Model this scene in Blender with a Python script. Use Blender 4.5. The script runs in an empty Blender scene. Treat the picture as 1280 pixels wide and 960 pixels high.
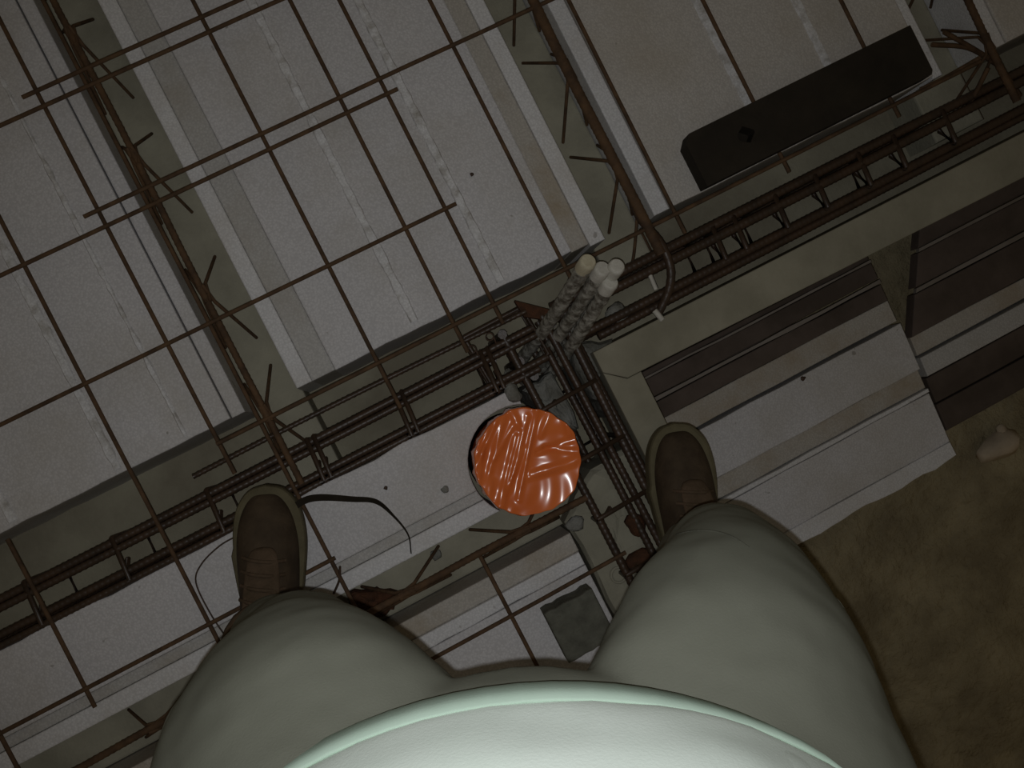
import bpy, bmesh, math, random
from mathutils import Vector, Matrix, noise as mnoise
random.seed(7)
PI = math.pi
scn = bpy.context.scene
C = scn.collection

# ------------------------------------------------------------------ camera
CAM_H = 1.5142
CAM = Vector((-0.0393, 0.0056, CAM_H))
FPX = 1200.0
R3 = Matrix(((0.88466960, 0.45302134, -0.11014248),
             (-0.45436707, 0.89070434, 0.01401222),
             (0.10445222, 0.03764893, 0.99381703)))
cam_d = bpy.data.cameras.new('camera')
cam = bpy.data.objects.new('camera', cam_d)
C.objects.link(cam)
cam.matrix_world = Matrix.Translation(CAM) @ R3.to_4x4()
cam_d.sensor_width = 36.0
cam_d.lens = FPX / 1280.0 * 36.0
cam_d.clip_start = 0.01
scn.camera = cam

# ------------------------------------------------------------------ world, flash lamp, exposure
w = bpy.data.worlds.new('world')
scn.world = w
w.use_nodes = True
w.node_tree.nodes['Background'].inputs[0].default_value = (1.0, 0.80, 0.52, 1)
w.node_tree.nodes['Background'].inputs[1].default_value = 0.05

fl = bpy.data.lights.new('phone_flash', 'SPOT')
fl.energy = 13.9
fl.color = (0.97, 0.985, 1.0)
fl.spot_size = math.radians(108)
fl.spot_blend = 1.0
fl.shadow_soft_size = 0.003
flo = bpy.data.objects.new('phone_flash', fl)
C.objects.link(flo)
flo.matrix_world = Matrix.Translation(CAM + R3 @ Vector((-0.004, -0.011, 0.0))) @ R3.to_4x4()

vs = scn.view_settings
vs.view_transform = 'Standard'
vs.look = 'None'
vs.gamma = 1
vs.use_curve_mapping = False
vs.exposure = 0.0

# ------------------------------------------------------------------ measuring helpers
def at(px, py, z=0.0):
    """World point at height z that the photograph's pixel shows."""
    d = R3 @ Vector(((px - 640) / FPX, -(py - 480) / FPX, -1))
    t = (z - CAM_H) / d.z
    return Vector((CAM.x + d.x * t, CAM.y + d.y * t, z))

RT = Vector((0.8897, -0.4565, 0))      # the person's right-hand direction on the floor
FW = Vector((0.4565, 0.8897, 0))       # the direction the person faces
def pf(x, y, z):
    return RT * x + FW * y + Vector((CAM.x, CAM.y, z))

# ------------------------------------------------------------------ materials
def mat(name, col, rough=0.8, spec=0.3, metal=0.0):
    m = bpy.data.materials.new(name)
    m.use_nodes = True
    b = m.node_tree.nodes['Principled BSDF']
    b.inputs['Base Color'].default_value = (*col, 1)
    b.inputs['Roughness'].default_value = rough
    b.inputs['Specular IOR Level'].default_value = spec
    b.inputs['Metallic'].default_value = metal
    return m, m.node_tree, b

def N(t, typ, **kw):
    n = t.nodes.new(typ)
    for k, v in kw.items():
        setattr(n, k, v)
    return n

def noise(t, scale, detail=4, rough=0.6, coord=None):
    n = N(t, 'ShaderNodeTexNoise')
    n.inputs['Scale'].default_value = scale
    n.inputs['Detail'].default_value = detail
    n.inputs['Roughness'].default_value = rough
    if coord is None:
        coord = N(t, 'ShaderNodeTexCoord').outputs['Object']
    t.links.new(coord, n.inputs['Vector'])
    return n

def ramp(t, src, stops):
    r = N(t, 'ShaderNodeValToRGB')
    while len(r.color_ramp.elements) < len(stops):
        r.color_ramp.elements.new(0.5)
    for e, (p, c) in zip(r.color_ramp.elements, stops):
        e.position = p
        e.color = (*c, 1) if len(c) == 3 else c
    t.links.new(src, r.inputs[0])
    return r

def bump(t, b, src, strength, dist):
    n = N(t, 'ShaderNodeBump')
    n.inputs['Strength'].default_value = strength
    n.inputs['Distance'].default_value = dist
    t.links.new(src, n.inputs['Height'])
    t.links.new(n.outputs[0], b.inputs['Normal'])

def mixc(t, fac, a, b_):
    n = N(t, 'ShaderNodeMix', data_type='RGBA')
    t.links.new(fac, n.inputs[0])
    for i, v in ((6, a), (7, b_)):
        if isinstance(v, tuple):
            n.inputs[i].default_value = (*v, 1)
        else:
            t.links.new(v, n.inputs[i])
    return n.outputs[2]

def two_tone(name, c0, c1, scale, rough=0.85, spec=0.2, lo=0.35, hi=0.65, bs=0.4, bd=0.003, bscale=None, detail=6):
    m, t, b = mat(name, c0, rough, spec)
    n = noise(t, scale, detail)
    r = ramp(t, n.outputs[0], [(lo, c0), (hi, c1)])
    t.links.new(r.outputs[0], b.inputs['Base Color'])
    n2 = noise(t, bscale or scale * 6, 5)
    bump(t, b, n2.outputs[0], bs, bd)
    return m

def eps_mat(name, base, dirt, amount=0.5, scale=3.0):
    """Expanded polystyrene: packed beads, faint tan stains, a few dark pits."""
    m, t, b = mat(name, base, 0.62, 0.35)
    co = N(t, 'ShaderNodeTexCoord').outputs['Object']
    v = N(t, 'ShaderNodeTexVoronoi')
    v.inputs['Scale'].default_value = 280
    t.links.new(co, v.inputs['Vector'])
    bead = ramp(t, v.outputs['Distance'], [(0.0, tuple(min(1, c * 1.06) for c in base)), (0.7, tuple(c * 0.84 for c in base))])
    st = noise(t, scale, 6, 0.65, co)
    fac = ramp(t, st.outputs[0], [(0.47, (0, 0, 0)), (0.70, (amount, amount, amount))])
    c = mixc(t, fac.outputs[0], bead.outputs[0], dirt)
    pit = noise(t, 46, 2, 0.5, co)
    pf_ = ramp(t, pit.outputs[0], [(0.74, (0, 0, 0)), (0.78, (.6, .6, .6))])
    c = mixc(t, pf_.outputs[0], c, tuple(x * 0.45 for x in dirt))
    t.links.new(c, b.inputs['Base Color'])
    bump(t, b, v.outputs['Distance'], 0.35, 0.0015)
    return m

M = {}
M['eps'] = eps_mat('expanded_polystyrene', (.70, .69, .70), (.42, .38, .30))
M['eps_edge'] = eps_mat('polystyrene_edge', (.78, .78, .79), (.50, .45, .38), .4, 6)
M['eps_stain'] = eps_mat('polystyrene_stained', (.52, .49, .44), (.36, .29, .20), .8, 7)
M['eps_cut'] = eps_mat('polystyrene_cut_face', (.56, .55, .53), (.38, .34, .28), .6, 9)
M['eps_dusty'] = eps_mat('polystyrene_dusty', (.62, .59, .55), (.42, .37, .29), .5, 4)
M['eps_rib'] = eps_mat('polystyrene_rib', (.80, .80, .81), (.30, .27, .22), .75, 38)
M['rust'] = two_tone('rusty_steel', (.135, .078, .040), (.068, .042, .025), 40, .8, .25, bs=.5, bd=.001, bscale=300)
M['rust_dark'] = two_tone('dark_oily_rust', (.040, .026, .017), (.066, .038, .022), 30, .42, .55, bs=.5, bd=.001, bscale=220)
M['rust_red'] = two_tone('red_rust_scale', (.115, .050, .026), (.060, .032, .019), 60, .9, .2, bs=.8, bd=.003)
M['wire'] = two_tone('tie_wire', (.05, .035, .025), (.09, .05, .03), 60, .6, .4)
M['concrete'] = two_tone('joist_concrete', (.42, .40, .31), (.30, .285, .22), 9, .95, .1, bs=.5, bd=.003, bscale=120)
M['deck'] = two_tone('formwork_deck', (.38, .355, .265), (.25, .225, .165), 6, .95, .1, bs=.5, bd=.004, bscale=70)
M['mortar'] = two_tone('set_mortar', (.300, .300, .275), (.150, .145, .120), 20, .95, .1, bs=.8, bd=.006, bscale=110)
M['board'] = two_tone('formwork_board', (.345, .325, .25), (.255, .24, .18), 8, .9, .15, bs=.4, bd=.002, bscale=140)
M['darkplank'] = two_tone('black_tarred_timber', (.022, .018, .013), (.034, .027, .019), 14, .8, .2, bs=.5, bd=.002)
M['brownplank'] = two_tone('old_brown_timber', (.135, .105, .088), (.085, .066, .053), 9, .9, .15, bs=.5, bd=.002)
M['batten'] = two_tone('pale_batten', (.30, .27, .24), (.22, .19, .16), 12, .9, .15)
M['soil'] = two_tone('dark_soil', (.44, .375, .235), (.27, .225, .14), 9, .98, .05, bs=1, bd=.02, bscale=28)
M['stone'] = two_tone('tan_rubble', (.62, .52, .39), (.45, .37, .27), 16, .95, .1)
M['plaster'] = two_tone('plaster_crust', (.44, .425, .37), (.13, .115, .09), 85, .9, .2, .38, .62, bs=.8, bd=.003, bscale=200)
M['cap'] = two_tone('white_tape', (.66, .64, .57), (.52, .50, .44), 60, .6, .3)
M['cap_yellow'] = two_tone('yellowed_tape', (.60, .55, .40), (.48, .43, .30), 60, .6, .3)
M['rubble'] = two_tone('dark_grey_concrete', (.17, .172, .14), (.11, .11, .09), 40, .95, .1, bs=.8, bd=.003, bscale=200)
M['trouser'] = two_tone('olive_grey_cotton', (.225, .232, .188), (.20, .207, .166), 7, .95, .1, bs=.25, bd=.0008, bscale=500)
M['trouser_seam'] = two_tone('trouser_seam_thread', (.12, .122, .095), (.10, .10, .08), 30, .95, .1)
M['shirt'] = two_tone('mint_cotton', (.84, .93, .86), (.78, .88, .80), 9, .95, .1, bs=.25, bd=.0008, bscale=420)
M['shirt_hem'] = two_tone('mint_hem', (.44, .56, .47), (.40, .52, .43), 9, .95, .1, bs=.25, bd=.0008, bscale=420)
M['leather'] = two_tone('scuffed_brown_leather', (.052, .036, .022), (.085, .060, .036), 30, .8, .25, bs=.5, bd=.002)
M['suede'] = two_tone('scuffed_tan_leather', (.125, .085, .055), (.080, .056, .034), 40, .9, .15, bs=.6, bd=.002)
M['rubber'] = two_tone('olive_rubber', (.150, .130, .075), (.110, .095, .055), 30, .8, .25)
M['skin'] = two_tone('skin', (.42, .26, .19), (.38, .23, .17), 10, .6, .3)
M['black_plastic'] = two_tone('black_plastic', (.022, .018, .013), (.032, .026, .019), 20, .95, .05)
m, t, b = mat('orange_film', (.52, .085, .012), .22, .55)
n_ = noise(t, 14, 3)
t.links.new(ramp(t, n_.outputs[0], [(.35, (.98, .235, .055)), (.7, (.86, .185, .040))]).outputs[0], b.inputs['Base Color'])
b.inputs['Coat Weight'].default_value = 0.25
b.inputs['Coat Roughness'].default_value = 0.12
M['film'] = m
M['pvc'] = two_tone('orange_pvc', (.30, .065, .02), (.16, .04, .015), 20, .6, .3)

# ------------------------------------------------------------------ object helpers
def obj(name, bm, m, parent=None, smooth=False):
    me = bpy.data.meshes.new(name)
    bm.normal_update()
    bm.to_mesh(me)
    bm.free()
    o = bpy.data.objects.new(name, me)
    C.objects.link(o)
    me.materials.append(M[m])
    if smooth:
        me.polygons.foreach_set('use_smooth', [True] * len(me.polygons))
    if parent:
        o.parent = parent
        o.matrix_parent_inverse = Matrix.Translation(-parent.location)
    return o

def tag(o, label, cat, group=None):
    o['label'] = label
    o['category'] = cat
    if group:
        o['group'] = group
    return o

def thing(name, label, cat, loc=(0, 0, 0), group=None):
    o = bpy.data.objects.new(name, None)
    C.objects.link(o)
    o.location = loc
    o.empty_display_size = 0.05
    return tag(o, label, cat, group)

def prism(pts, z0, z1, bm=None, bevel=0.0):
    bm = bm or bmesh.new()
    lo = [bm.verts.new((x, y, z0)) for x, y in pts]
    hi = [bm.verts.new((x, y, z1)) for x, y in pts]
    n = len(pts)
    bm.faces.new(list(reversed(lo)))
    top = bm.faces.new(hi)
    for i in range(n):
        bm.faces.new((lo[i], lo[(i + 1) % n], hi[(i + 1) % n], hi[i]))
    bmesh.ops.recalc_face_normals(bm, faces=bm.faces[:])
    if bevel:
        bmesh.ops.bevel(bm, geom=list(top.edges), offset=bevel, segments=2, affect='EDGES', profile=.5)
    return bm

def rect(x0, x1, y0, y1):
    return [(x0, y0), (x1, y0), (x1, y1), (x0, y1)]

def jag(x0, x1, y0, y1, a=0.004, step=0.035, sides='bt'):
    """Rectangle whose bottom/top edges wander a little, like a hand-sawn edge."""
    pts = []
    n = max(2, int((x1 - x0) / step))
    for i in range(n + 1):
        pts.append((x0 + (x1 - x0) * i / n, y0 + (random.uniform(-a, a) if 'b' in sides else 0)))
    for i in range(n, -1, -1):
        pts.append((x0 + (x1 - x0) * i / n, y1 + (random.uniform(-a, a) if 't' in sides else 0)))
    return pts

def tube(path, r, seg=8, bm=None, rib=0.0, pitch=0.009, cap=True):
    """Round bar along a path; rib > 0 gives a deformed bar with raised ribs."""
    bm = bm or bmesh.new()
    path = [Vector(p) for p in path]
    if rib:
        out = [path[0]]
        for a, b_ in zip(path, path[1:]):
            n = max(1, int((b_ - a).length / (pitch / 3)))
            out += [a.lerp(b_, k / n) for k in range(1, n + 1)]
        path = out
    rings = []
    ref = None
    for i, p in enumerate(path):
        d = (path[min(i + 1, len(path) - 1)] - path[max(i - 1, 0)])
        d = d.normalized() if d.length > 1e-9 else Vector((0, 0, 1))
        if ref is None:
            ref = Vector((0, 0, 1)) if abs(d.z) < .9 else Vector((1, 0, 0))
        n1 = (ref - d * ref.dot(d)).normalized()
        ref = n1
        n2 = d.cross(n1)
        rr = (r[i] if isinstance(r, (list, tuple)) else r) + (rib if rib and i % 3 == 0 else 0)
        rings.append([bm.verts.new(p + (n1 * math.cos(2 * PI * k / seg) + n2 * math.sin(2 * PI * k / seg)) * rr) for k in range(seg)])
    for a, b_ in zip(rings, rings[1:]):
        for k in range(seg):
            bm.faces.new((a[k], a[(k + 1) % seg], b_[(k + 1) % seg], b_[k]))
    if cap:
        bm.faces.new([bm.verts.new(v.co) for v in reversed(rings[0])])
        bm.faces.new([bm.verts.new(v.co) for v in rings[-1]])
    return bm

def curve(pts, n=8):
    """Catmull-Rom through pts."""
    P = [Vector(p) for p in pts]
    P = [P[0] * 2 - P[1]] + P + [P[-1] * 2 - P[-2]]
    out = []
    for i in range(1, len(P) - 2):
        for k in range(n):
            s = k / n
            a, b_, c, d = P[i - 1:i + 3]
            out.append(.5 * ((2 * b_) + (c - a) * s + (2 * a - 5 * b_ + 4 * c - d) * s * s + (3 * b_ - a - 3 * c + d) * s ** 3))
    out.append(P[-2])
    return out

def loft(rings, bm=None, cap=True):
    bm = bm or bmesh.new()
    vs_ = [[bm.verts.new(p) for p in r] for r in rings]
    n = len(vs_[0])
    for a, b_ in zip(vs_, vs_[1:]):
        for k in range(n):
            bm.faces.new((a[k], a[(k + 1) % n], b_[(k + 1) % n], b_[k]))
    if cap:
        bm.faces.new(list(reversed(vs_[0])))
        bm.faces.new(vs_[-1])
    bmesh.ops.recalc_face_normals(bm, faces=bm.faces[:])
    return bm

def lump(c, r, seed, sq=(1, 1, .6), sub=2):
    rnd = random.Random(seed)
    bm = bmesh.new()
    bmesh.ops.create_icosphere(bm, subdivisions=sub, radius=1)
    ph = [rnd.uniform(0, 6) for _ in range(6)]
    for v in bm.verts:
        k = 1 + .16 * math.sin(3.1 * v.co.x + ph[0]) + .14 * math.sin(4.3 * v.co.y + ph[1]) + .12 * math.sin(5 * v.co.z + ph[2]) + rnd.uniform(-.07, .07)
        v.co = Vector((v.co.x * sq[0], v.co.y * sq[1], v.co.z * sq[2])) * k * r + Vector(c)
    return bm

# ================================================================== SETTING
DECK = -0.20
SOIL = -0.52
bm = bmesh.new()
n = 70
grid = [[bm.verts.new((-1.6 + 4.6 * i / n, -2.4 + 4.2 * j / n,
        SOIL + .02 * math.sin(5 * i / 7) * math.cos(4 * j / 7) + random.uniform(-.014, .014))) for j in range(n + 1)] for i in range(n + 1)]
for i in range(n):
    for j in range(n):
        bm.faces.new((grid[i][j], grid[i + 1][j], grid[i + 1][j + 1], grid[i][j + 1]))
o = obj('floor', bm, 'soil', smooth=True)
o['kind'] = 'structure'
o['label'] = 'dark brown bare earth far below the opening'

bm = prism([(-1.15, -1.1), (.315, -1.1), (.315, -.098), (1.75, -.098), (1.75, 1.25), (-1.15, 1.25)], DECK - .06, DECK)
o = obj('floor', bm, 'deck')
o['kind'] = 'structure'
o['label'] = 'olive grey formwork deck at the bottom of the beam trenches'

# ================================================================== FOAM BLOCKS
def foam(label, parts, loc, group=None):
    tg = thing('foam_block', label, 'foam block', loc, group)
    for nm, pts, z0, z1, m_ in parts:
        obj(nm, prism(pts, z0, z1, None, .0025), m_, tg)
    return tg

def rib_strip(x, y0, y1, wdt, parent, along='y'):
    bm = bmesh.new()
    n = int((y1 - y0) / .012)
    prev = None
    for i in range(n + 1):
        y = y0 + (y1 - y0) * i / n
        a = wdt / 2 + random.uniform(-.0012, .0012)
        h = .0042 + random.uniform(-.0030, .0008)
        row = [(-a - .003, -.002), (-a, h), (a, h), (a + .003, -.002)]
        cur = [bm.verts.new((x + u, y, z) if along == 'y' else (y, x + u, z)) for u, z in row]
        if prev:
            for k in range(3):
                bm.faces.new((prev[k], prev[k + 1], cur[k + 1], cur[k]))
        prev = cur
    bmesh.ops.recalc_face_normals(bm, faces=bm.faces[:])
    return obj('rib', bm, 'eps_rib', parent)

YE = .130
def cut_end(x0, x1, y, y1, a=.0012):
    return jag(x0, x1, y, y1, a, .03, 'b')

bM = foam('white foam block between the two lattice joists, with two ribs and stained right rim',
    [('body', cut_end(-.108, .312, YE, 1.2), DECK, 0, 'eps'),
     ('flange', rect(-.148, -.108, YE, 1.2), DECK, -.006, 'eps_cut'),
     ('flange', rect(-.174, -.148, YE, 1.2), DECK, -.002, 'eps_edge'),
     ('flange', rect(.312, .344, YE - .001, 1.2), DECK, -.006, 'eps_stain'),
     ('flange', rect(.344, .371, YE - .006, 1.2), DECK, -.002, 'eps_edge')], (.1, .6, DECK))
rib_strip(.036, YE + .012, 1.19, .011, bM)
rib_strip(.187, YE + .008, 1.19, .011, bM)
bL = foam('white foam block at the far left of the floor beyond the first joist',
    [('body', cut_end(-.80, -.284, YE + .004, 1.2), DECK, 0, 'eps'),
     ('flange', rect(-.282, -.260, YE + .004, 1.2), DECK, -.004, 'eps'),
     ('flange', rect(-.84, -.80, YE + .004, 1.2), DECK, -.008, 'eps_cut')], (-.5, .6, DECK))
rib_strip(-.466, YE + .012, 1.19, .010, bL)
rib_strip(-.635, YE + .012, 1.19, .010, bL)
rib_strip(-.355, YE + .012, 1.19, .004, bL)
bR = foam('white foam block carrying the black timber',
    [('body', cut_end(.492, 1.003, .122, 1.2), DECK, 0, 'eps_dusty'),
     ('flange', rect(.462, .490, .122, 1.2), DECK, -.003, 'eps_edge'),
     ('flange', rect(1.003, 1.022, .118, 1.2), DECK, -.004, 'eps_edge')], (.75, .6, DECK))
rib_strip(.688, .14, 1.19, .010, bR)
rib_strip(.843, .14, 1.19, .010, bR)
bRR = foam('white foam block cut by the top right corner of the photo',
    [('body', cut_end(1.150, 1.70, .118, 1.2), DECK, 0, 'eps_dusty'),
     ('flange', rect(1.127, 1.149, .118, 1.2), DECK, -.003, 'eps_edge')], (1.4, .6, DECK))

# row two: blocks laid the other way, with a round notch for the orange pipe
PZ = .060
PC = at(660.5, 577, PZ).to_2d()
PR = .0885
def arc(a0, a1, r, n=14):
    return [(PC.x + r * math.cos(a0 + (a1 - a0) * k / n), PC.y + r * math.sin(a0 + (a1 - a0) * k / n)) for k in range(n + 1)]
a_s = math.acos((.128 - PC.x) / PR)
a_e = PI - math.asin((-.140 - PC.y) / PR)
ptsN = [(-1.05, -.140), (-1.05, -.020)] + [(-1.05 + (.128 + 1.05) * k / 24, -.021 + random.uniform(-.003, .003)) for k in range(1, 25)] + arc(a_s, a_e, PR)
a_f = a_e + .02
a_g = PI + math.asin((.182 + PC.y) / PR)
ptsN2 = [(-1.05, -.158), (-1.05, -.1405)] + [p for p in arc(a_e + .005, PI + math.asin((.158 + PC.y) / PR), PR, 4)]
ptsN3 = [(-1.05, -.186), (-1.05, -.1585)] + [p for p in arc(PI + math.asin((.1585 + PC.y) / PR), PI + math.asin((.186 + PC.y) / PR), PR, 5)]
bN = foam('narrow white foam block under the boot, notched around the orange pipe',
    [('body', ptsN, DECK, 0, 'eps'),
     ('flange', ptsN2, DECK, -.007, 'eps_cut'),
     ('flange', ptsN3, DECK, -.003, 'eps_edge')], (-.4, -.1, DECK))
bO = foam('white foam block under the parted legs with a grey rubble piece on it',
    [('body', rect(-1.05, .102, -1.0, -.325), DECK, 0, 'eps'),
     ('flange', jag(-1.05, .102, -.3245, -.302, .0015, .04, 'b'), DECK, -.002, 'eps_edge'),
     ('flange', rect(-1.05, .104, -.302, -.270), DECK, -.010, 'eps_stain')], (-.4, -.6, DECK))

# ================================================================== LATTICE JOISTS
def joist(label, axis, c, s0, s1, w0, w1, nodes, apex_z, dirs, chord_r, foot_top=-.105, lat=.026, group='lattice joists'):
    """axis 'y': runs along Y at X=c (foot from w0 to w1 in X); axis 'x' the same along X."""
    def P(s, l, z):
        return Vector((c + l, s, z)) if axis == 'y' else Vector((s, c + l, z))
    tg = thing('lattice_joist', label, 'joist', P((s0 + s1) / 2, 0, DECK), group)
    pts = rect(w0, w1, s0, s1) if axis == 'y' else rect(s0, s1, w0, w1)
    obj('concrete_foot', prism(pts, DECK, foot_top, None, .004), 'concrete', tg)
    path = [P(s0 + (s1 - s0) * k / 12, random.uniform(-.002, .002), apex_z + random.uniform(-.001, .001)) for k in range(13)]
    obj('top_chord', tube(path, chord_r, 8, None, .0006), 'rust', tg, True)
    for l in (-lat - .004, lat + .004):
        obj('bottom_chord', tube([P(s0, l, foot_top - .012), P(s1, l, foot_top - .012)], .003, 6), 'rust', tg, True)
    for sn in nodes:
        for sl in (-1, 1):
            for sd in dirs:
                j = random.uniform(-.006, .006)
                a = P(sn - sd * .014, sl * .003, apex_z + .004)
                m_ = P(sn + sd * .016, sl * .007, apex_z - .006)
                e = P(sn + sd * (.072 + j), sl * lat, foot_top + .004)
                obj('diagonal', tube([a, m_, e], .0028, 6), 'rust', tg, True)
    return tg

joist('rusty lattice joist between the far left and the middle foam block', 'y', -.229, -.005, 1.2, -.2585, -.1755,
      [.115, .318, .552, .755, .96], .024, (-1, 1), .0048)
joist('dark lattice joist left of the foam block with the black timber', 'y', .434, .06, 1.2, .3725, .4605,
      [.215, .39, .575, .775], .026, (-1, 1), .0085)
joist('rusty lattice joist in the top right corner by the tangle of bars', 'y', 1.100, .02, 1.2, 1.0235, 1.1255,
      [.13, .32, .52], .024, (-1, 1), .006)
joist('rusty lattice joist lying crosswise between the two boots', 'x', -.228, -.98, .150, -.2685, -.1875,
      [-.165, .035, -.37, -.58], .018, (-1, 1), .0052)

# ================================================================== WIRE MESH
def sheet(label, xs, ys, z=.021, r=.0034):
    """xs: (x, y0, y1) bars along Y; ys: (y, x0, x1) bars along X, tied just above."""
    tg = thing('wire_mesh', label, 'wire mesh', (xs[0][0], ys[0][0] if ys else xs[0][1], 0), 'wire mesh sheets')
    for x, y0, y1 in xs:
        n = max(2, int((y1 - y0) / .12))
        j = random.uniform(-.003, .003)
        obj('bar', tube([(x + j * math.sin(PI * k / n), y0 + (y1 - y0) * k / n, z + random.uniform(-.001, .001)) for k in range(n + 1)], r, 7), 'rust', tg, True)
    for y, x0, x1 in ys:
        n = max(2, int((x1 - x0) / .12))
        j = random.uniform(-.003, .003)
        obj('bar', tube([(x0 + (x1 - x0) * k / n, y + j * math.sin(PI * k / n), z + .0062 + random.uniform(-.001, .001)) for k in range(n + 1)], r, 7), 'rust', tg, True)
    return tg

XB = at(577, 428, .02)
sheet('rusty wire mesh sheet over the far left foam block, bars ending past its lap',
      [(-.446, -.185, 1.2), (-.312, .055, 1.2), (-.845, -.3, 1.2), (-.579 - .066, -.16, .12), (-.045, .03, 1.2), (.087, .06, 1.2)],
      [(.675, -1.0, .170), (.475, -1.0, .176), (.275, -1.0, .176), (.875, -1.0, .17)])
sheet('rusty wire mesh sheet over the middle foam block lapping the left one',
      [(-.244, -.26, 1.2), (.157, .075, 1.2), (.286, .085, 1.2)],
      [(.700, -.335, .47), (.500, -.335, .47), (.900, -.335, .47), (.107, -.315, 1.07)])
sheet('rusty mesh bars running under the black timber',
      [(.486, .073, 1.2), (at(915, 75, .02).x, .085, 1.2), (at(1060, 20, .02).x, .085, 1.2)], [(.62, .43, 1.5)])
sheet('wire mesh piece beneath the left boot and lower left floor',
      [(-.78, -.75, -.02)], [(-.128, -1.0, -.236), (-.40, -1.0, -.66)])
sheet('small wire mesh corner on the foam block between the legs',
      [(-.040, -.75, -.222), (-.24, -.75, -.4)], [(-.333, -.42, .165)], .016)

# ================================================================== BEAM CAGES
def cage(label, axis, s0, s1, longs, stirrups, m_='rust_dark'):
    def P(s, l, z):
        return Vector((s, l, z)) if axis == 'x' else Vector((l, s, z))
    mid = P((s0 + s1) / 2, sum(l[0] for l in longs) / len(longs), DECK)
    tg = thing('rebar_cage', label, 'rebar cage', mid, 'beam reinforcement cages')
    for l, z, r, a0, a1 in longs:
        n = 10
        A, B = s0 + a0, s1 - a1
        ph = random.uniform(0, 6)
        path = [P(A + (B - A) * k / n, l + .003 * math.sin(ph + 3 * k / n), z + .002 * math.sin(2 * ph + 4 * k / n)) for k in range(n + 1)]
        obj('bar', tube(path, r, 8, None, .0007), m_, tg, True)
    for s, l0, l1, z0, z1, r in stirrups:
        k = .004
        loop = [P(s, l0, z1), P(s + k, l1, z1), P(s + k, l1, z0), P(s, l0, z0), P(s - k, l0, z1), P(s - k + .006, l0 + .03, z1 - .03)]
        obj('stirrup', tube(loop, r, 6), m_, tg, True)
    return tg

zt, zb = -.006, -.165
main_st = []
for px, py in ((505, 525), (612, 470), (395, 580), (268, 640), (150, 700), (40, 755)):
    s = at(px, py, 0).x
    main_st.append((s, -.016, .052, zb - .006, zt + .008, .0042))
main_st += [(s[0] + .012, *s[1:]) for s in main_st[:3]]
cage('long rusty beam cage running from the lower left to the conduits', 'x', -1.05, .20,
     [(.049, zt, .0062, 0, 0), (.037, zt + .002, .0058, 0, 0), (-.001, zt, .0062, 0, 0),
      (-.014, zt + .002, .0056, .1, .02), (.078, .012, .0036, .68, 0),
      (.050, zb, .0062, 0, 0), (-.010, zb, .0062, 0, 0)], main_st)
r_st = []
for px, py in ((905, 320), (930, 305), (985, 285), (1035, 260), (1085, 225), (1130, 205), (1190, 170)):
    r_st.append((at(px, py, 0).x, .006, .062, zb, zt + .008, .0045))
cage('dark rusty beam cage along the pale board towards the top right', 'x', .24, 1.6,
     [(.062, zt, .008, 0, 0), (.048, zt + .003, .008, 0, 0), (.006, zt, .0075, 0, 0), (-.008, zt - .006, .007, .05, 0),
      (.062, zb, .007, 0, 0), (.0, zb, .007, 0, 0)], r_st)
u_st = []
for yy in (-.075, -.175, -.27, -.37):
    u_st.append((yy, .152, .250, zb, zt + .008, .0042))
cage('short wet rusty beam cage beside the orange pipe running under the leg', 'y', -.62, .06,
     [(.152, zt, .0066, .02, 0), (.206, zt - .01, .0062, 0, .05), (.224, zt + .002, .0062, 0, 0), (.246, zt, .0072, 0, 0), (.258, zt - .012, .006, 0, .05),
      (.168, zb, .0062, 0, 0), (.205, zb, .0062, 0, 0), (.240, zb, .0062, 0, 0)], u_st)

# column starter bars at the crossing
tg = thing('column_starter', 'dark rusty knot of column starter bars at the foot of the conduits', 'rebar', (.15, .05, DECK))
for px, py, h in ((628, 418, .0), (650, 452, -.01), (615, 450, -.02), (690, 405, -.02), (668, 470, -.02)):
    p = at(px, py, h)
    obj('bar', tube([(p.x, p.y, DECK), (p.x + .002, p.y, -.05), (p.x, p.y, h)], .007, 8, None, .0007), 'rust_dark', tg, True)
for z in (-.012, -.05):
    pts = [(.095, .085, z), (.20, .088, z), (.205, .0, z), (.10, -.004, z), (.095, .085, z)]
    obj('tie', tube(pts, .0042, 6), 'rust_dark', tg, True)
# pointed rusty scrap
A = [at(643, 376, .0), at(690, 388, .0), at(698, 402, .0), at(655, 396, .0)]
tag(obj('steel_scrap', prism([(p.x, p.y) for p in A], -.012, .002), 'rust_red'), 'pointed red rusty scrap of steel left of the conduits', 'scrap')

# hooked bar curling down at the end of the dark joist
pth = curve([at(785, 235, .015), at(800, 272, .02), at(826, 305, .025), at(838, 335, .02), at(836, 362, .01), at(824, 390, -.005)], 8)
tag(obj('bent_bar', tube(pth, .0072, 8, None, .0006), 'rust_dark', None, True), 'thick rusty bar hooked round at the end of the dark joist', 'rebar')
pth = curve([at(797, 262, .012), at(795, 290, .005), at(792, 320, -.02), at(788, 338, -.05)], 5)
tag(obj('bent_bar', tube(pth, .0028, 6), 'rust', None, True), 'thin rusty wire drooping beside the hooked bar above the conduits', 'rebar')
pth = [at(810, 338, .0), at(820, 362, 0)]
tag(obj('wire_clip', tube(pth, .004, 6), 'cap', None, True), 'small white plastic clip by the hooked bar', 'clip')
pth = [at(818, 388, .0), at(828, 400, 0)]
tag(obj('wire_clip', tube(pth, .005, 6), 'cap', None, True), 'tiny white scrap at the corner of the pale board', 'clip')

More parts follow.
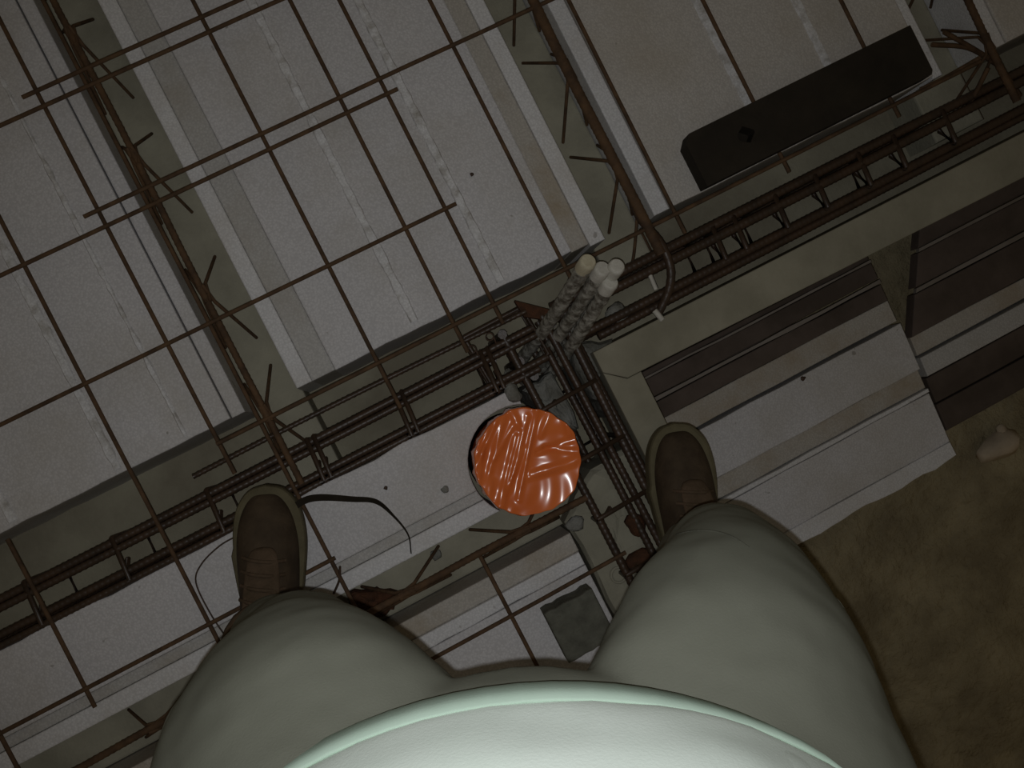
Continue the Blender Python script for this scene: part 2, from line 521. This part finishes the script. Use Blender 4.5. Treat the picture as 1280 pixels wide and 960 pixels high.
# little rings of tie wire
for px, py, lab in ((590, 437, 'small ring of tie wire left of the column bars'), (612, 421, 'small ring of tie wire nearest the conduits')):
    c = at(px, py, .01)
    ring = [(c.x + .006 * math.cos(a), c.y + .006 * math.sin(a), .01 + .002 * math.sin(a)) for a in [2 * PI * k / 14 for k in range(15)]]
    tag(obj('tie_wire', tube(ring + [at(px + 8, py + 8, .0)], .0013, 5), 'wire', None, True), lab, 'wire', 'tie wire rings')

# top-right tangle
for i, (q, lab) in enumerate((
        ([(1180, 40), (1215, 60), (1240, 75)], 'short rusty bar end at the top right tangle, uppermost'),
        ([(1165, 56), (1210, 60), (1245, 80)], 'rusty bar lying flat in the top right tangle'),
        ([(1235, 85), (1220, 115), (1205, 140)], 'rusty bar pointing down from the top right tangle'),
        ([(1225, 72), (1180, 98), (1150, 112)], 'rusty bar reaching left from the top right tangle'),
        ([(1240, 70), (1262, 100), (1275, 120)], 'rusty bar reaching right from the top right tangle'))):
    tag(obj('bent_bar', tube(curve([at(x, y, .02 - .02 * k) for k, (x, y) in enumerate(q)], 5), .004, 6), 'rust', None, True), lab, 'rebar', 'bars of the tangle')

# ================================================================== BOARDS AROUND THE OPENING
bm = prism([(.268, -.030), (1.72, -.032), (1.72, -.106), (.325, -.092), (.300, -.092), (.268, -.066)][::-1], DECK, .000, None, .002)
tag(obj('formwork_board', bm, 'board'), 'long pale olive board edging the top of the opening', 'board', 'formwork boards')
bm = prism([(.268, -.0665), (.2995, -.0925), (.325, -.0925), (.318, -.70), (.268, -.70)][::-1], DECK, -.002, None, .002)
tag(obj('formwork_board', bm, 'board'), 'short pale olive board under the toe of the right boot', 'board', 'formwork boards')

# ================================================================== BLACK TIMBER
ZT = .066
c0, c1, c2, c3 = at(852, 172, ZT), at(886, 233, ZT), at(1165, 92, ZT), at(1140, 30, ZT)
x0, x1 = (c0.x + c1.x) / 2, (c2.x + c3.x) / 2
y0, y1 = (c1.y + c2.y) / 2, (c0.y + c3.y) / 2
tg = thing('timber_block', 'black timber with a round hole lying on the mesh at upper right', 'timber', ((x0 + x1) / 2, (y0 + y1) / 2, .03))
hc = at(933, 168, ZT)
bm = bmesh.new()
# plank with a real drilled hole: two outlines bridged
outer = [(x0, y0), (hc.x, y0), (x1 - .004, y0), (x1, y0 + .006), (x1, hc.y), (x1, y1), (hc.x, y1), (x0 + .012, y1), (x0, y1 - .014), (x0, hc.y)]
hr = .0145
for za, zb_, flip in ((.030, ZT, 0),):
    O0 = [bm.verts.new((x, y, za)) for x, y in outer]
    O1 = [bm.verts.new((x, y, zb_)) for x, y in outer]
    no = len(outer)
    H = []
    for x, y in outer:
        a = math.atan2(y - hc.y, x - hc.x)
        H.append((hc.x + hr * math.cos(a), hc.y + hr * math.sin(a)))
    H0 = [bm.verts.new((x, y, za)) for x, y in H]
    H1 = [bm.verts.new((x, y, zb_)) for x, y in H]
    for i in range(no):
        j = (i + 1) % no
        bm.faces.new((O0[i], O0[j], O1[j], O1[i]))
        bm.faces.new((O1[i], O1[j], H1[j], H1[i]))
        bm.faces.new((H1[i], H1[j], H0[j], H0[i]))
        bm.faces.new((H0[i], H0[j], O0[j], O0[i]))
bmesh.ops.recalc_face_normals(bm, faces=bm.faces[:])
obj('beam', bm, 'darkplank', tg)
obj('hole_plug', prism([(hc.x + .02 * math.cos(2 * PI * k / 12), hc.y + .02 * math.sin(2 * PI * k / 12)) for k in range(12)], .0301, .036), 'darkplank', tg)

# ================================================================== ORANGE COVERED PIPE
tg = thing('capped_pipe', 'round pipe end wrapped in shiny crinkled orange plastic film', 'pipe', (PC.x, PC.y, DECK))
bm = bmesh.new()
k = 40
prof = [(.0780, DECK), (.0780, PZ - .010), (.074, PZ - .009), (.073, DECK)]
rings = [[(PC.x + r * math.cos(2 * PI * i / k), PC.y + r * math.sin(2 * PI * i / k), z) for i in range(k)] for r, z in prof]
loft(rings, bm, False)
obj('pipe_wall', bm, 'pvc', tg, True)
# creases: line segments read on the film, in photo pixels
cre = [((622, 520), (592, 590), 1.0), ((630, 522), (606, 612), .9), ((642, 530), (618, 575), .8), ((660, 520), (630, 632), 1.2), ((645, 545), (622, 640), 1.0),
       ((672, 510), (648, 625), 1.2), ((720, 548), (672, 566), 1.0), ((726, 565), (682, 560), 1.1), ((722, 574), (664, 592), 1.0), ((718, 580), (660, 598), .8),
       ((604, 560), (598, 605), .8), ((690, 512), (676, 545), .9), ((705, 520), (712, 545), .8), ((638, 512), (650, 535), 1.0), ((612, 535), (600, 560), .7),
       ((655, 560), (640, 600), .8), ((615, 600), (610, 628), .9), ((636, 610), (632, 645), .8)]
seg_ = []
for a, b_, s in cre:
    A = at(*a, PZ); B = at(*b_, PZ)
    seg_.append((Vector((A.x, A.y)), Vector((B.x, B.y)), s, random.choice((-1, 1, 1))))
def film_z(x, y):
    p = Vector((x, y))
    r = (p - PC).length / .083
    z = -.006 * (1 - r * r)
    for A, B, s, sg in seg_:
        d = B - A
        L = d.length
        tt = (p - A).dot(d) / (L * L)
        q = A + d * max(0, min(1, tt))
        nrm = Vector((-d.y, d.x)) / L
        dist = (p - q).length
        e = 1 - max(0, abs(tt - .5) - .35) * 2
        z += sg * s * max(0, e) * .0030 * math.exp(-(dist / .0042) ** 2)
    th = math.atan2(y - PC.y, x - PC.x)
    z += .0010 * math.sin(9 * th + 12 * r) * r * r + .0008 * math.sin(60 * x + 35 * y) + .0005 * math.sin(150 * x - 60 * y)
    return PZ + z
bm = bmesh.new()
NA, NR = 128, 46
ctr = bm.verts.new((PC.x, PC.y, film_z(PC.x, PC.y)))
prev = None
for j in range(1, NR + 8):
    cur = []
    for i in range(NA):
        th = 2 * PI * i / NA
        wob = 1 + .012 * math.sin(5 * th + 1) + .008 * math.sin(11 * th) + .006 * math.sin(23 * th)
        if j <= NR:
            r = .0812 * wob * j / NR
            x, y = PC.x + r * math.cos(th), PC.y + r * math.sin(th)
            cur.append(bm.verts.new((x, y, film_z(x, y))))
        else:
            q = (j - NR) / 7
            r = .0812 * wob + .0022 * math.sin(q * PI) + .0018 * math.sin(17 * th + 2) * q + .0015 * math.sin(31 * th) * q
            x, y = PC.x + r * math.cos(th), PC.y + r * math.sin(th)
            xe, ye = PC.x + .0812 * wob * math.cos(th), PC.y + .0812 * wob * math.sin(th)
            cur.append(bm.verts.new((x, y, film_z(xe, ye) - .055 * q)))
    for i in range(NA):
        if prev is None:
            bm.faces.new((ctr, cur[i], cur[(i + 1) % NA]))
        else:
            bm.faces.new((prev[i], cur[i], cur[(i + 1) % NA], prev[(i + 1) % NA]))
    prev = cur
obj('plastic_film', bm, 'film', tg, True)

# ================================================================== CONDUITS
cond = [((662, 432), (735, 327), .20, 'conduit with the yellowed cap, leftmost of the bundle'),
        ((681, 440), (753, 336), .185, 'plaster crusted conduit in the middle of the bundle'),
        ((703, 428), (771, 333), .19, 'plaster crusted conduit with the rightmost white cap'),
        ((698, 451), (763, 353), .17, 'plaster crusted conduit with the lowest white cap of the bundle')]
for i, (b0, tp, zt_, lab) in enumerate(cond):
    A = at(*b0, -.06); B = at(*tp, zt_)
    base = A + (A - B).normalized() * .12
    tg = thing('conduit', lab, 'conduit', (base.x, base.y, base.z), 'conduits in the bundle')
    n = 90
    bm = bmesh.new()
    side = (B - A).cross(Vector((0, 0, 1))).normalized()
    pth = [base.lerp(B, k / n) + side * (.004 * math.sin(PI * k / n)) for k in range(n + 1)]
    seg = 14
    tube(pth, .0108, seg, bm)
    for v in bm.verts:
        q = mnoise.noise(v.co * 95 + Vector((i * 9, 0, 0))) + .6 * mnoise.noise(v.co * 240)
        ax = base.lerp(B, max(0, min(1, (v.co - base).dot(B - base) / (B - base).length_squared)))
        v.co += (v.co - ax).normalized() * .0020 * q
    obj('tube', bm, 'plaster', tg, True)
    d = (B - base).normalized()
    cp = [B - d * .022, B - d * .004, B + d * .001, B + d * .003]
    obj('cap', tube(cp, [.0118, .0122, .0118, .0100], 18), 'cap' if i else 'cap_yellow', tg, True)

# ================================================================== MORTAR, RUBBLE, SMALL THINGS
def crust(name, label, outline, z, seed, m_='mortar', amp=.012, cat='mortar'):
    """Lumpy dried spill: a filled outline, subdivided and roughened, closed below."""
    rnd = random.Random(seed)
    bm = bmesh.new()
    cx = sum(p[0] for p in outline) / len(outline); cy = sum(p[1] for p in outline) / len(outline)
    rings = []
    per = []
    no = len(outline)
    for i in range(no):
        a, b_ = outline[i], outline[(i + 1) % no]
        for k in range(4):
            per.append((a[0] + (b_[0] - a[0]) * k / 4 + rnd.uniform(-.004, .004), a[1] + (b_[1] - a[1]) * k / 4 + rnd.uniform(-.004, .004)))
    for q, zz in ((1.0, DECK), (1.0, z - amp), (.93, z - amp * .3), (.8, z), (.6, z), (.4, z), (.2, z)):
        rings.append([(cx + (x - cx) * q, cy + (y - cy) * q, zz + (rnd.uniform(-amp, amp) * .22 if zz > DECK else 0)) for x, y in per])
    loft(rings, bm, True)
    return tag(obj(name, bm, m_), label, cat)

def pix(pts, z):
    return [(at(x, y, z).x, at(x, y, z).y) for x, y in pts]
crust('mortar_patch', 'grey lumpy mortar between the orange pipe and the wet cage', [(.186, -.13), (.200, -.13), (.200, -.03), (.145, -.03), (.150, -.055)], -.035, 3)
crust('mortar_patch', 'grey lumpy mortar below the orange pipe beside the red rusted cage', [(.110, -.255), (.185, -.20), (.262, -.20), (.262, -.46), (.110, -.46)], -.045, 4, 'concrete')
crust('mortar_patch', 'pale grey mortar spill between the conduits and the corner board', pix([(715, 432), (765, 425), (752, 470), (770, 520), (745, 500), (722, 470)], -.03), -.03, 5)
for i, (px, py, r, z, m_, lab) in enumerate((
        (770, 395, .020, -.02, 'mortar', 'grey mortar lump right of the conduits'),
        (640, 492, .016, -.004, 'mortar', 'grey mortar lump just above the orange pipe'),
        (718, 655, .014, -.02, 'mortar', 'grey mortar lump at the lower right of the orange pipe'),
        (556, 612, .006, .003, 'mortar', 'small grey crumb on the foam left of the orange pipe'),
        (545, 693, .008, -.09, 'mortar', 'small grey crumb on the crosswise joist'),
        (795, 655, .018, -.02, 'rust_red', 'red rusty lump in the wet cage above the leg'),
        (800, 700, .020, -.03, 'rust_red', 'red rusty lump at the edge of the right trouser leg'),
        (590, 218, .0030, .002, 'wire', 'dark speck of grit on the middle foam block'),
        (482, 610, .0035, .002, 'wire', 'dark speck of grit on the narrow foam block'),
        (540, 445, .0025, -.1, 'wire', 'dark speck of grit in the beam trench'),
        (1004, 473, .005, -.249, 'wire', 'dark crumb on the lower foam panel'))):
    c = at(px, py, z)
    tag(obj('rubble', lump(c, r, 20 + i), m_, None, True), lab, 'rubble')

# rubble block between the legs
A = [at(684, 768, .055), at(739, 737, .055), at(768, 786, .055), at(702, 818, .055)]
xs0 = (A[0].x + A[3].x) / 2; xs1 = (A[1].x + A[2].x) / 2
bm = bmesh.new()
ys1 = (A[0].y + A[1].y) / 2; ys0 = ys1 - .085
prism(jag(xs0, xs1, ys0, ys1, .002, .01), .0, .050, bm, .003)
tag(obj('concrete_block', bm, 'rubble'), 'square dark grey concrete piece on the foam between the legs', 'concrete block')
# round stub beside it
c = at(775, 720, -.03)
ring = [(c.x + .0125 * math.cos(a), c.y + .0125 * math.sin(a), -.040) for a in [2 * PI * k / 20 for k in range(21)]]
tag(obj('pipe_stub', tube(ring, .0025, 6), 'concrete', None, True), 'round grey pipe rim sunk in mortar by the right trouser leg', 'pipe')

# rust-brown scrap under the joist end
A = pix([(436, 742), (470, 738), (502, 742), (494, 762), (470, 775), (448, 772), (438, 758)], -.07)
crust('rag', 'rust brown crumpled scrap at the end of the crosswise joist', A, -.075, 9, 'rust_red', .01, 'scrap')

# flat black band and thin wires by the left boot
def band(pts, ws, th=.0016):
    bm = bmesh.new()
    P = curve(pts, 8)
    n = len(P)
    rings = []
    for i, p in enumerate(P):
        d = (P[min(i + 1, n - 1)] - P[max(i - 1, 0)]); d.z = 0
        s = Vector((-d.y, d.x, 0)).normalized()
        q = i / (n - 1) * (len(ws) - 1)
        k = min(int(q), len(ws) - 2)
        wv = ws[k] + (ws[k + 1] - ws[k]) * (q - k)
        rings.append([p + s * wv, p + s * wv + Vector((0, 0, th)), p - s * wv + Vector((0, 0, th)), p - s * wv])
    return loft(rings, bm)
bm = band([at(358, 642, .045), at(378, 627, .05), at(400, 622, .05), at(440, 624, .045), at(470, 627, .035), at(492, 645, .02), at(510, 668, .008), at(514, 692, -.002)],
          [.0055, .0052, .005, .0042, .0035, .0018, .0012, .001])
tag(obj('plastic_band', bm, 'black_plastic'), 'bent black plastic band poking out beside the left boot', 'band')
tag(obj('loose_wire', tube(curve([at(300, 668, .012), at(275, 682, .018), at(252, 705, .018), at(245, 728, .012), at(262, 765, .006), at(285, 800, .004)], 7), .0013, 5), 'wire', None, True),
    'thin curved dark wire left of the left boot', 'wire')
tag(obj('loose_wire', tube(curve([at(425, 708, .028), at(424, 725, .02), at(417, 742, .008)], 5), .002, 5), 'wire', None, True),
    'short curved wire beside the left boot heel', 'wire')

# ================================================================== DOWN IN THE OPENING
ZL = -.25
def yl(a, b_, z=ZL):
    return (at(*a, z).y + at(*b_, z).y) / 2
def xline(a, b_, z):
    """x as a function of y along the line seen through two points."""
    A, B = at(*a, z), at(*b_, z)
    return lambda y: A.x + (B.x - A.x) * (y - A.y) / (B.y - A.y)
y_b1 = yl((880, 432), (1080, 332)); y_b2 = yl((880, 462), (1085, 365)); y_g = yl((880, 492), (1050, 412))
y_gr = yl((880, 520), (1120, 414)); y_t = yl((905, 577), (1150, 477)); y_bl = yl((915, 606), (1165, 501))
y_l = yl((985, 637), (1200, 573)); y_e = yl((1000, 655), (1205, 592))
xw = xline((1085, 318), (1138, 432), ZL)      # left side of the dark wedge
xs = xline((1138, 432), (1207, 592), ZL)      # seam below the wedge
xl = .345
def quad(f0, f1, y0, y1):
    a = f0 if callable(f0) else (lambda y: f0)
    b_ = f1 if callable(f1) else (lambda y: f1)
    n = 8
    lo = [(a(y0) + (b_(y0) - a(y0)) * k / n, y0 + random.uniform(-.001, .001)) for k in range(n + 1)]
    hi = [(a(y1) + (b_(y1) - a(y1)) * k / n, y1 + random.uniform(-.001, .001)) for k in range(n, -1, -1)]
    return lo + hi
def plank(label, y0, y1, xa, xb, z, m_='brownplank', group='planks in the opening'):
    tag(obj('plank', prism(quad(xa, xb, y0, y1), z - .03, z, None, .002), m_), label, 'plank', group)
def batten(label, y, xa, xb, z, wd=.0045):
    tag(obj('batten', prism(quad(xa, xb, y - wd, y + wd), z - .012, z, None, .001), 'batten'), label, 'batten', 'battens in the opening')
plank('brown plank nearest the pale board in the opening, left of the dark gap', y_b1 + .002, -.112, xl, xw, ZL - .004)
plank('brown plank between the two pale battens, left of the dark gap', y_b2 + .006, y_b1 - .004, xl, xw, ZL - .002)
plank('brown plank next to the foam panel, left of the dark gap', y_g + .001, y_b2 - .006, xl, xw, ZL - .004)
batten('thin faint batten nearest the pale board, left of the dark gap', y_b1 - .001, xl, xw, ZL + .001, .002)
batten('brighter thin batten between brown planks, left of the dark gap', y_b2, xl, xw, ZL + .001, .0035)
def panel(label, parts):
    cx = sum(p[0] for p in parts[0][1]) / len(parts[0][1]); cy = sum(p[1] for p in parts[0][1]) / len(parts[0][1])
    tg = thing('insulation_panel', label, 'foam panel', (cx, cy, ZL - .06))
    for nm, pts, z0, z1, m_ in parts:
        obj(nm, prism(pts, z0, z1, None, .002), m_, tg)
    return tg
panel('pale foam panel lying in the opening with a dark groove, left of the gap',
      [('body', quad(xl, xs, y_t, y_gr - .005), ZL - .06, ZL, 'eps'),
       ('flange', quad(xl, xw, y_gr + .001, y_g), ZL - .06, ZL - .006, 'eps_stain'),
       ('step', quad(xl, xs, y_bl + .006, y_t - .001), ZL - .06, ZL - .010, 'eps_stain')])
panel('pale foam panel with ragged lower edge beside the right trouser leg',
      [('body', quad(xl, xs, y_l, y_bl - .006), ZL - .07, ZL - .006, 'eps'),
       ('ridge', quad(xl, xs, y_bl - .004, y_bl + .004), ZL - .07, ZL - .002, 'eps_edge'),
       ('flange', jag(xl, xs(y_e), y_e, y_l - .0005, .004, .025, 'b'), ZL - .07, ZL - .002, 'eps_edge')])
# right of the gap
ZR = ZL - .02
xv = xline((1150, 298), (1141, 425), ZR)
xq0 = xline((1140, 432), (1207, 592), ZR)
xq = lambda y: xq0(y) + .006
y1_ = yl((1150, 312), (1280, 245), ZR); y2_ = yl((1142, 362), (1280, 296), ZR); y3_ = yl((1140, 420), (1280, 350), ZR)
y4_ = yl((1145, 442), (1280, 380), ZR); y5_ = yl((1155, 465), (1280, 415), ZR); y6_ = yl((1200, 525), (1280, 495), ZR)
XR = 1.95
plank('brown plank nearest the pale board in the opening, right of the dark gap', y1_ + .004, -.112, xv, XR, ZR - .004)
plank('brown plank between the two pale battens, right of the dark gap', y2_ + .006, y1_ - .004, xv, XR, ZR - .002)
plank('brown plank next to the foam panel, right of the dark gap', y3_ + .001, y2_ - .006, xv, XR, ZR - .004)
batten('thin faint batten nearest the pale board, right of the dark gap', y1_, xv, XR, ZR + .001, .003)
batten('thin batten between brown planks, right of the dark gap', y2_, xv, XR, ZR + .001, .004)
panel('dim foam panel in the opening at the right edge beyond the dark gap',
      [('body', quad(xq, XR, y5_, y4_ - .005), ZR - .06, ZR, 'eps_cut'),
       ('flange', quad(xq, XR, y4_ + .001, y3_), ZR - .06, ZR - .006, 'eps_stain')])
yh = (y5_ + y6_) / 2
plank('dark brown plank just below the foam at the right edge', yh + .002, y5_ - .003, xq, XR, ZR - .010)
plank('dark brown plank nearest the tan stones at the right edge', y6_, yh - .002, xq, XR, ZR - .013)
# trestles that carry the panels and planks over the earth
for i, (x, lab) in enumerate(((.60, 'timber bearer under the lower foam panels, left of the dark gap'), (1.75, 'timber bearer under the lower planks at the right edge'))):
    z1 = ZL - .071 if i == 0 else ZR - .061
    tag(obj('bearer', prism(rect(x - .04, x + .04, y_e + .02 if i == 0 else y6_ + .02, -.125), SOIL - .03, z1), 'brownplank'), lab, 'timber')
# rubble on the earth
for i, (px, py, r, lab) in enumerate(((1248, 558, .045, 'tan stone on the earth at the right edge'), (1252, 538, .016, 'small tan stone above the larger one at the right edge'))):
    c = at(px, py, SOIL + .02)
    tag(obj('stone', lump(c, r, 70 + i, (1, .8, .6)), 'stone', None, True), lab, 'stone', 'stones on the earth')

# ================================================================== PERSON
person = thing('person', 'person standing astride the beam in olive trousers, pale green top and brown work boots', 'person', pf(.085, -.27, 0))

def ringp(cx, cy, z, rx, ry, n=28, seed=0, rough=.0):
    rnd = math.sin
    out = []
    for k in range(n):
        a = 2 * PI * k / n
        q = 1 + rough * (rnd(3 * a + z * 30 + seed) * .5 + rnd(5 * a - z * 44 + seed * 2) * .5)
        out.append(pf(cx + rx * q * math.cos(a), cy + ry * q * math.sin(a), z))
    return out

def smooth_st(st, n=5):
    out = []
    for i in range(len(st) - 1):
        p0 = st[max(i - 1, 0)]; p1 = st[i]; p2 = st[i + 1]; p3 = st[min(i + 2, len(st) - 1)]
        for k in range(n):
            s = k / n
            out.append(tuple(.5 * (2 * b_ + (c - a) * s + (2 * a - 5 * b_ + 4 * c - d) * s * s + (3 * b_ - a - 3 * c + d) * s ** 3) for a, b_, c, d in zip(p0, p1, p2, p3)))
    out.append(st[-1])
    return out

legL = [(-.188, -.322, .085, .066, .076), (-.176, -.312, .20, .066, .080), (-.140, -.288, .36, .064, .084), (-.112, -.268, .50, .064, .092),
        (-.096, -.262, .60, .082, .102), (-.082, -.263, .70, .106, .116), (-.060, -.272, .80, .126, .120), (-.030, -.305, .90, .130, .116), (-.01, -.315, .98, .11, .105)]
legR = [(.424, -.222, .085, .060, .074), (.410, -.210, .20, .060, .077), (.362, -.192, .36, .060, .082), (.329, -.180, .50, .064, .092),
        (.307, -.186, .60, .084, .100), (.276, -.203, .70, .104, .112), (.242, -.244, .80, .128, .120), (.212, -.302, .90, .142, .118), (.18, -.315, .98, .12, .105)]
tors = [(.078, -.280, .82, .120, .105), (.080, -.298, .87, .196, .124), (.082, -.312, .95, .190, .118), (.084, -.332, 1.03, .180, .105), (.084, -.345, 1.08, .170, .10)]

def grow(st, d):
    return [(x, y, z, rx + d, ry + d) for x, y, z, rx, ry in st]

def remeshed(name, bm, m_, parent, vox, it, folds=None):
    o = obj(name, bm, m_, parent, True)
    md = o.modifiers.new('join', 'REMESH'); md.mode = 'VOXEL'; md.voxel_size = vox; md.use_smooth_shade = True
    md = o.modifiers.new('soften', 'SMOOTH'); md.factor = .6; md.iterations = it
    if folds:
        tx = bpy.data.textures.new('folds', 'CLOUDS'); tx.noise_scale = folds[0]; tx.noise_depth = 2
        md = o.modifiers.new('folds', 'DISPLACE'); md.texture = tx; md.strength = folds[1]; md.mid_level = .5; md.texture_coords = 'LOCAL'
    return o

# body under the clothes: one continuous figure from ankles to neck
bm = bmesh.new()
for st in (grow(legL, -.016), grow(legR, -.016)):
    loft([ringp(*s, n=20) for s in smooth_st(st, 3)], bm)
upper = [(.08, -.29, .80, .12, .10), (.084, -.295, .9, .17, .11), (.084, -.315, 1.02, .165, .10), (.084, -.345, 1.14, .16, .095), (.084, -.345, 1.27, .168, .095),
         (.084, -.33, 1.38, .175, .085), (.084, -.335, 1.44, .12, .065), (.084, -.33, 1.48, .062, .058), (.084, -.325, 1.54, .056, .056)]
loft([ringp(*s, n=24) for s in smooth_st(upper, 4)], bm)
remeshed('body', bm, 'skin', person, .012, 4)

# trousers
bm = bmesh.new()
for st in (legL, legR):
    loft([ringp(*s, n=32, seed=st[0][0] * 9, rough=.012) for s in smooth_st(st, 6)], bm)
loft([ringp(*s, n=40) for s in smooth_st(tors[:4], 4)], bm)
tr = remeshed('trousers', bm, 'trouser', person, .007, 3, (.10, .008))

# knee seams and thigh pockets
bpy.context.view_layer.update()
from mathutils.bvhtree import BVHTree
_dg = bpy.context.evaluated_depsgraph_get()
_bvh = BVHTree.FromObject(tr, _dg)
_inv = tr.matrix_world.inverted()
def seam_px(px, r=.0011):
    pts = []
    for q in curve([Vector((x, y, 0)) for x, y in px], 10):
        d = (at(q.x, q.y, 0) - CAM).normalized()
        h = _bvh.ray_cast(_inv @ CAM, (_inv.to_3x3() @ d).normalized())
        if h[0] is not None:
            pts.append(tr.matrix_world @ h[0])
    pts = [p for k, p in enumerate(pts) if k == 0 or (p - pts[k - 1]).length < .03]
    if len(pts) > 3:
        obj('seam', tube(pts, r, 5), 'trouser_seam', None, True).parent = tr
seam_px([(846, 668), (866, 664), (890, 664), (915, 671), (936, 684)])
def pocket(cx, cy, z, hx, hz, yaw, nm):
    bm = bmesh.new()
    n = 12
    rings = []
    for th, sc in ((-.020, 1), (.0, 1), (.005, .85)):
        rings.append([pf(cx + math.cos(yaw) * th - math.sin(yaw) * hx * sc * math.copysign(abs(math.cos(a)) ** .5, math.cos(a)),
                         cy + math.sin(yaw) * th + math.cos(yaw) * hx * sc * math.copysign(abs(math.cos(a)) ** .5, math.cos(a)),
                         z + hz * sc * math.copysign(abs(math.sin(a)) ** .5, math.sin(a))) for a in [2 * PI * k / 20 for k in range(20)]])
    o_ = obj(nm, loft(rings, bm), 'trouser', None, True)
    o_.parent = tr
pocket(.368, -.185, .68, .036, .055, .15, 'pocket')
pocket(-.186, -.262, .70, .045, .070, PI - .15, 'pocket')

# boots
def boot(cx, cy, ang, label_):
    """toe centre at (cx, cy) in the person's frame, heading ang to the left of forward."""
    ca, sa = math.cos(ang), math.sin(ang)
    def L(u, v, z):            # u along the foot from toe (0) back to heel (-.3), v to the right
        return pf(cx + v * ca - u * sa, cy + u * ca + v * sa, z)
    root_pos = L(-.15, 0, 0)
    Z0 = .028
    out = [(0, 0), (-.006, .024), (-.024, .042), (-.05, .052), (-.09, .0555), (-.14, .050), (-.19, .043), (-.25, .042), (-.29, .036), (-.305, .018)]
    out = [(q.x, q.y) for q in curve([(u, v, 0) for u, v in out], 4)]
    out[0] = (0, 0)
    outline = out + [(-.307, 0)] + [(u, -v * (.93 if u > -.1 else 1)) for u, v in reversed(out[1:])]
    P = [L(u, v, 0) for u, v in outline]
    upper_bm = bmesh.new()
    # upper: sections across the foot from toe to heel
    secs = [(-.013, .012, .026), (-.018, .022, .036), (-.031, .032, .046), (-.050, .040, .056), (-.078, .0455, .066), (-.108, .046, .078), (-.138, .044, .094), (-.165, .042, .118),
            (-.19, .041, .140), (-.22, .040, .150), (-.25, .039, .148), (-.28, .034, .140), (-.296, .022, .125)]
    rings = []
    for u, hw, h in secs:
        rings.append([L(u, hw * math.copysign(abs(math.cos(a)) ** .8, math.cos(a)), Z0 + .022 + max(-.02, (h - .022) * math.sin(a)) if math.sin(a) > 0 else Z0 + .022 + .02 * math.sin(a)) for a in [2 * PI * k / 24 for k in range(24)]])
    loft(rings, upper_bm)
    up = obj('boot', upper_bm, 'leather', person, True)
    up['label'] = label_
    md = up.modifiers.new('s', 'SUBSURF'); md.levels = 1; md.render_levels = 2
    # sole with a welt that shows as a pale rim
    pts = [(p.x, p.y) for p in P]
    s = obj('sole', prism(pts, Z0 - .004, Z0 + .024, None, .006), 'rubber', None)
    s.parent = up; s.matrix_parent_inverse = up.matrix_world.inverted()
    # tongue and laces
    tb = loft([[L(u, hw * math.cos(a), z + .008 * math.sin(a)) for a in [2 * PI * k / 12 for k in range(12)]] for u, hw, z in
               [(-.085, .016, Z0 + .070), (-.10, .023, Z0 + .079), (-.13, .026, Z0 + .096), (-.16, .027, Z0 + .120), (-.18, .026, Z0 + .140)]])
    tn = obj('tongue', tb, 'suede', None, True); tn.parent = up
    md = tn.modifiers.new('s', 'SUBSURF'); md.levels = 2; md.render_levels = 2
    for k, (u, z) in enumerate(((-.102, .088), (-.120, .099), (-.138, .111), (-.155, .126))):
        lc = obj('lace', tube(curve([L(u + .003, -.030, Z0 + z - .020), L(u, -.012, Z0 + z + .001), L(u - .004, .012, Z0 + z + .001), L(u - .006, .030, Z0 + z - .020)], 4), .0028, 6), 'suede', None, True)
        lc.parent = up
    # padded collar
    cl = [L(-.225 + .062 * math.cos(a), .046 * math.sin(a), Z0 + .150 - .012 * math.cos(a)) for a in [2 * PI * k / 20 for k in range(21)]]
    cc = obj('collar', tube(cl, .010, 8), 'suede', None, True); cc.parent = up
    return up

boot(-.217, -.096, math.radians(4), 'left work boot, scuffed brown leather with pale toe rim')
boot(.409, -.004, math.radians(8), 'right work boot, brown leather with pale rubber toe rim')

# shirt: hangs over the waistband
bm = bmesh.new()
sh = [(.088, -.314, .935, .236, .145), (.088, -.314, .95, .236, .145), (.088, -.319, 1.0, .230, .142), (.088, -.330, 1.05, .222, .138), (.088, -.342, 1.10, .214, .132), (.088, -.352, 1.18, .200, .125),
      (.085, -.352, 1.29, .196, .118), (.085, -.348, 1.38, .192, .10), (.085, -.34, 1.44, .135, .08), (.085, -.335, 1.475, .085, .070)]
rings = [ringp(*s, n=72, seed=1, rough=.006) for s in smooth_st(sh, 6)]
loft(rings, bm, False)
so = obj('shirt', bm, 'shirt', person, True)
md = so.modifiers.new('thick', 'SOLIDIFY'); md.thickness = .003
tx = bpy.data.textures.new('shirt_folds', 'CLOUDS'); tx.noise_scale = .11; tx.noise_depth = 2
md = so.modifiers.new('folds', 'DISPLACE'); md.texture = tx; md.strength = .010; md.texture_coords = 'LOCAL'
bm = bmesh.new()
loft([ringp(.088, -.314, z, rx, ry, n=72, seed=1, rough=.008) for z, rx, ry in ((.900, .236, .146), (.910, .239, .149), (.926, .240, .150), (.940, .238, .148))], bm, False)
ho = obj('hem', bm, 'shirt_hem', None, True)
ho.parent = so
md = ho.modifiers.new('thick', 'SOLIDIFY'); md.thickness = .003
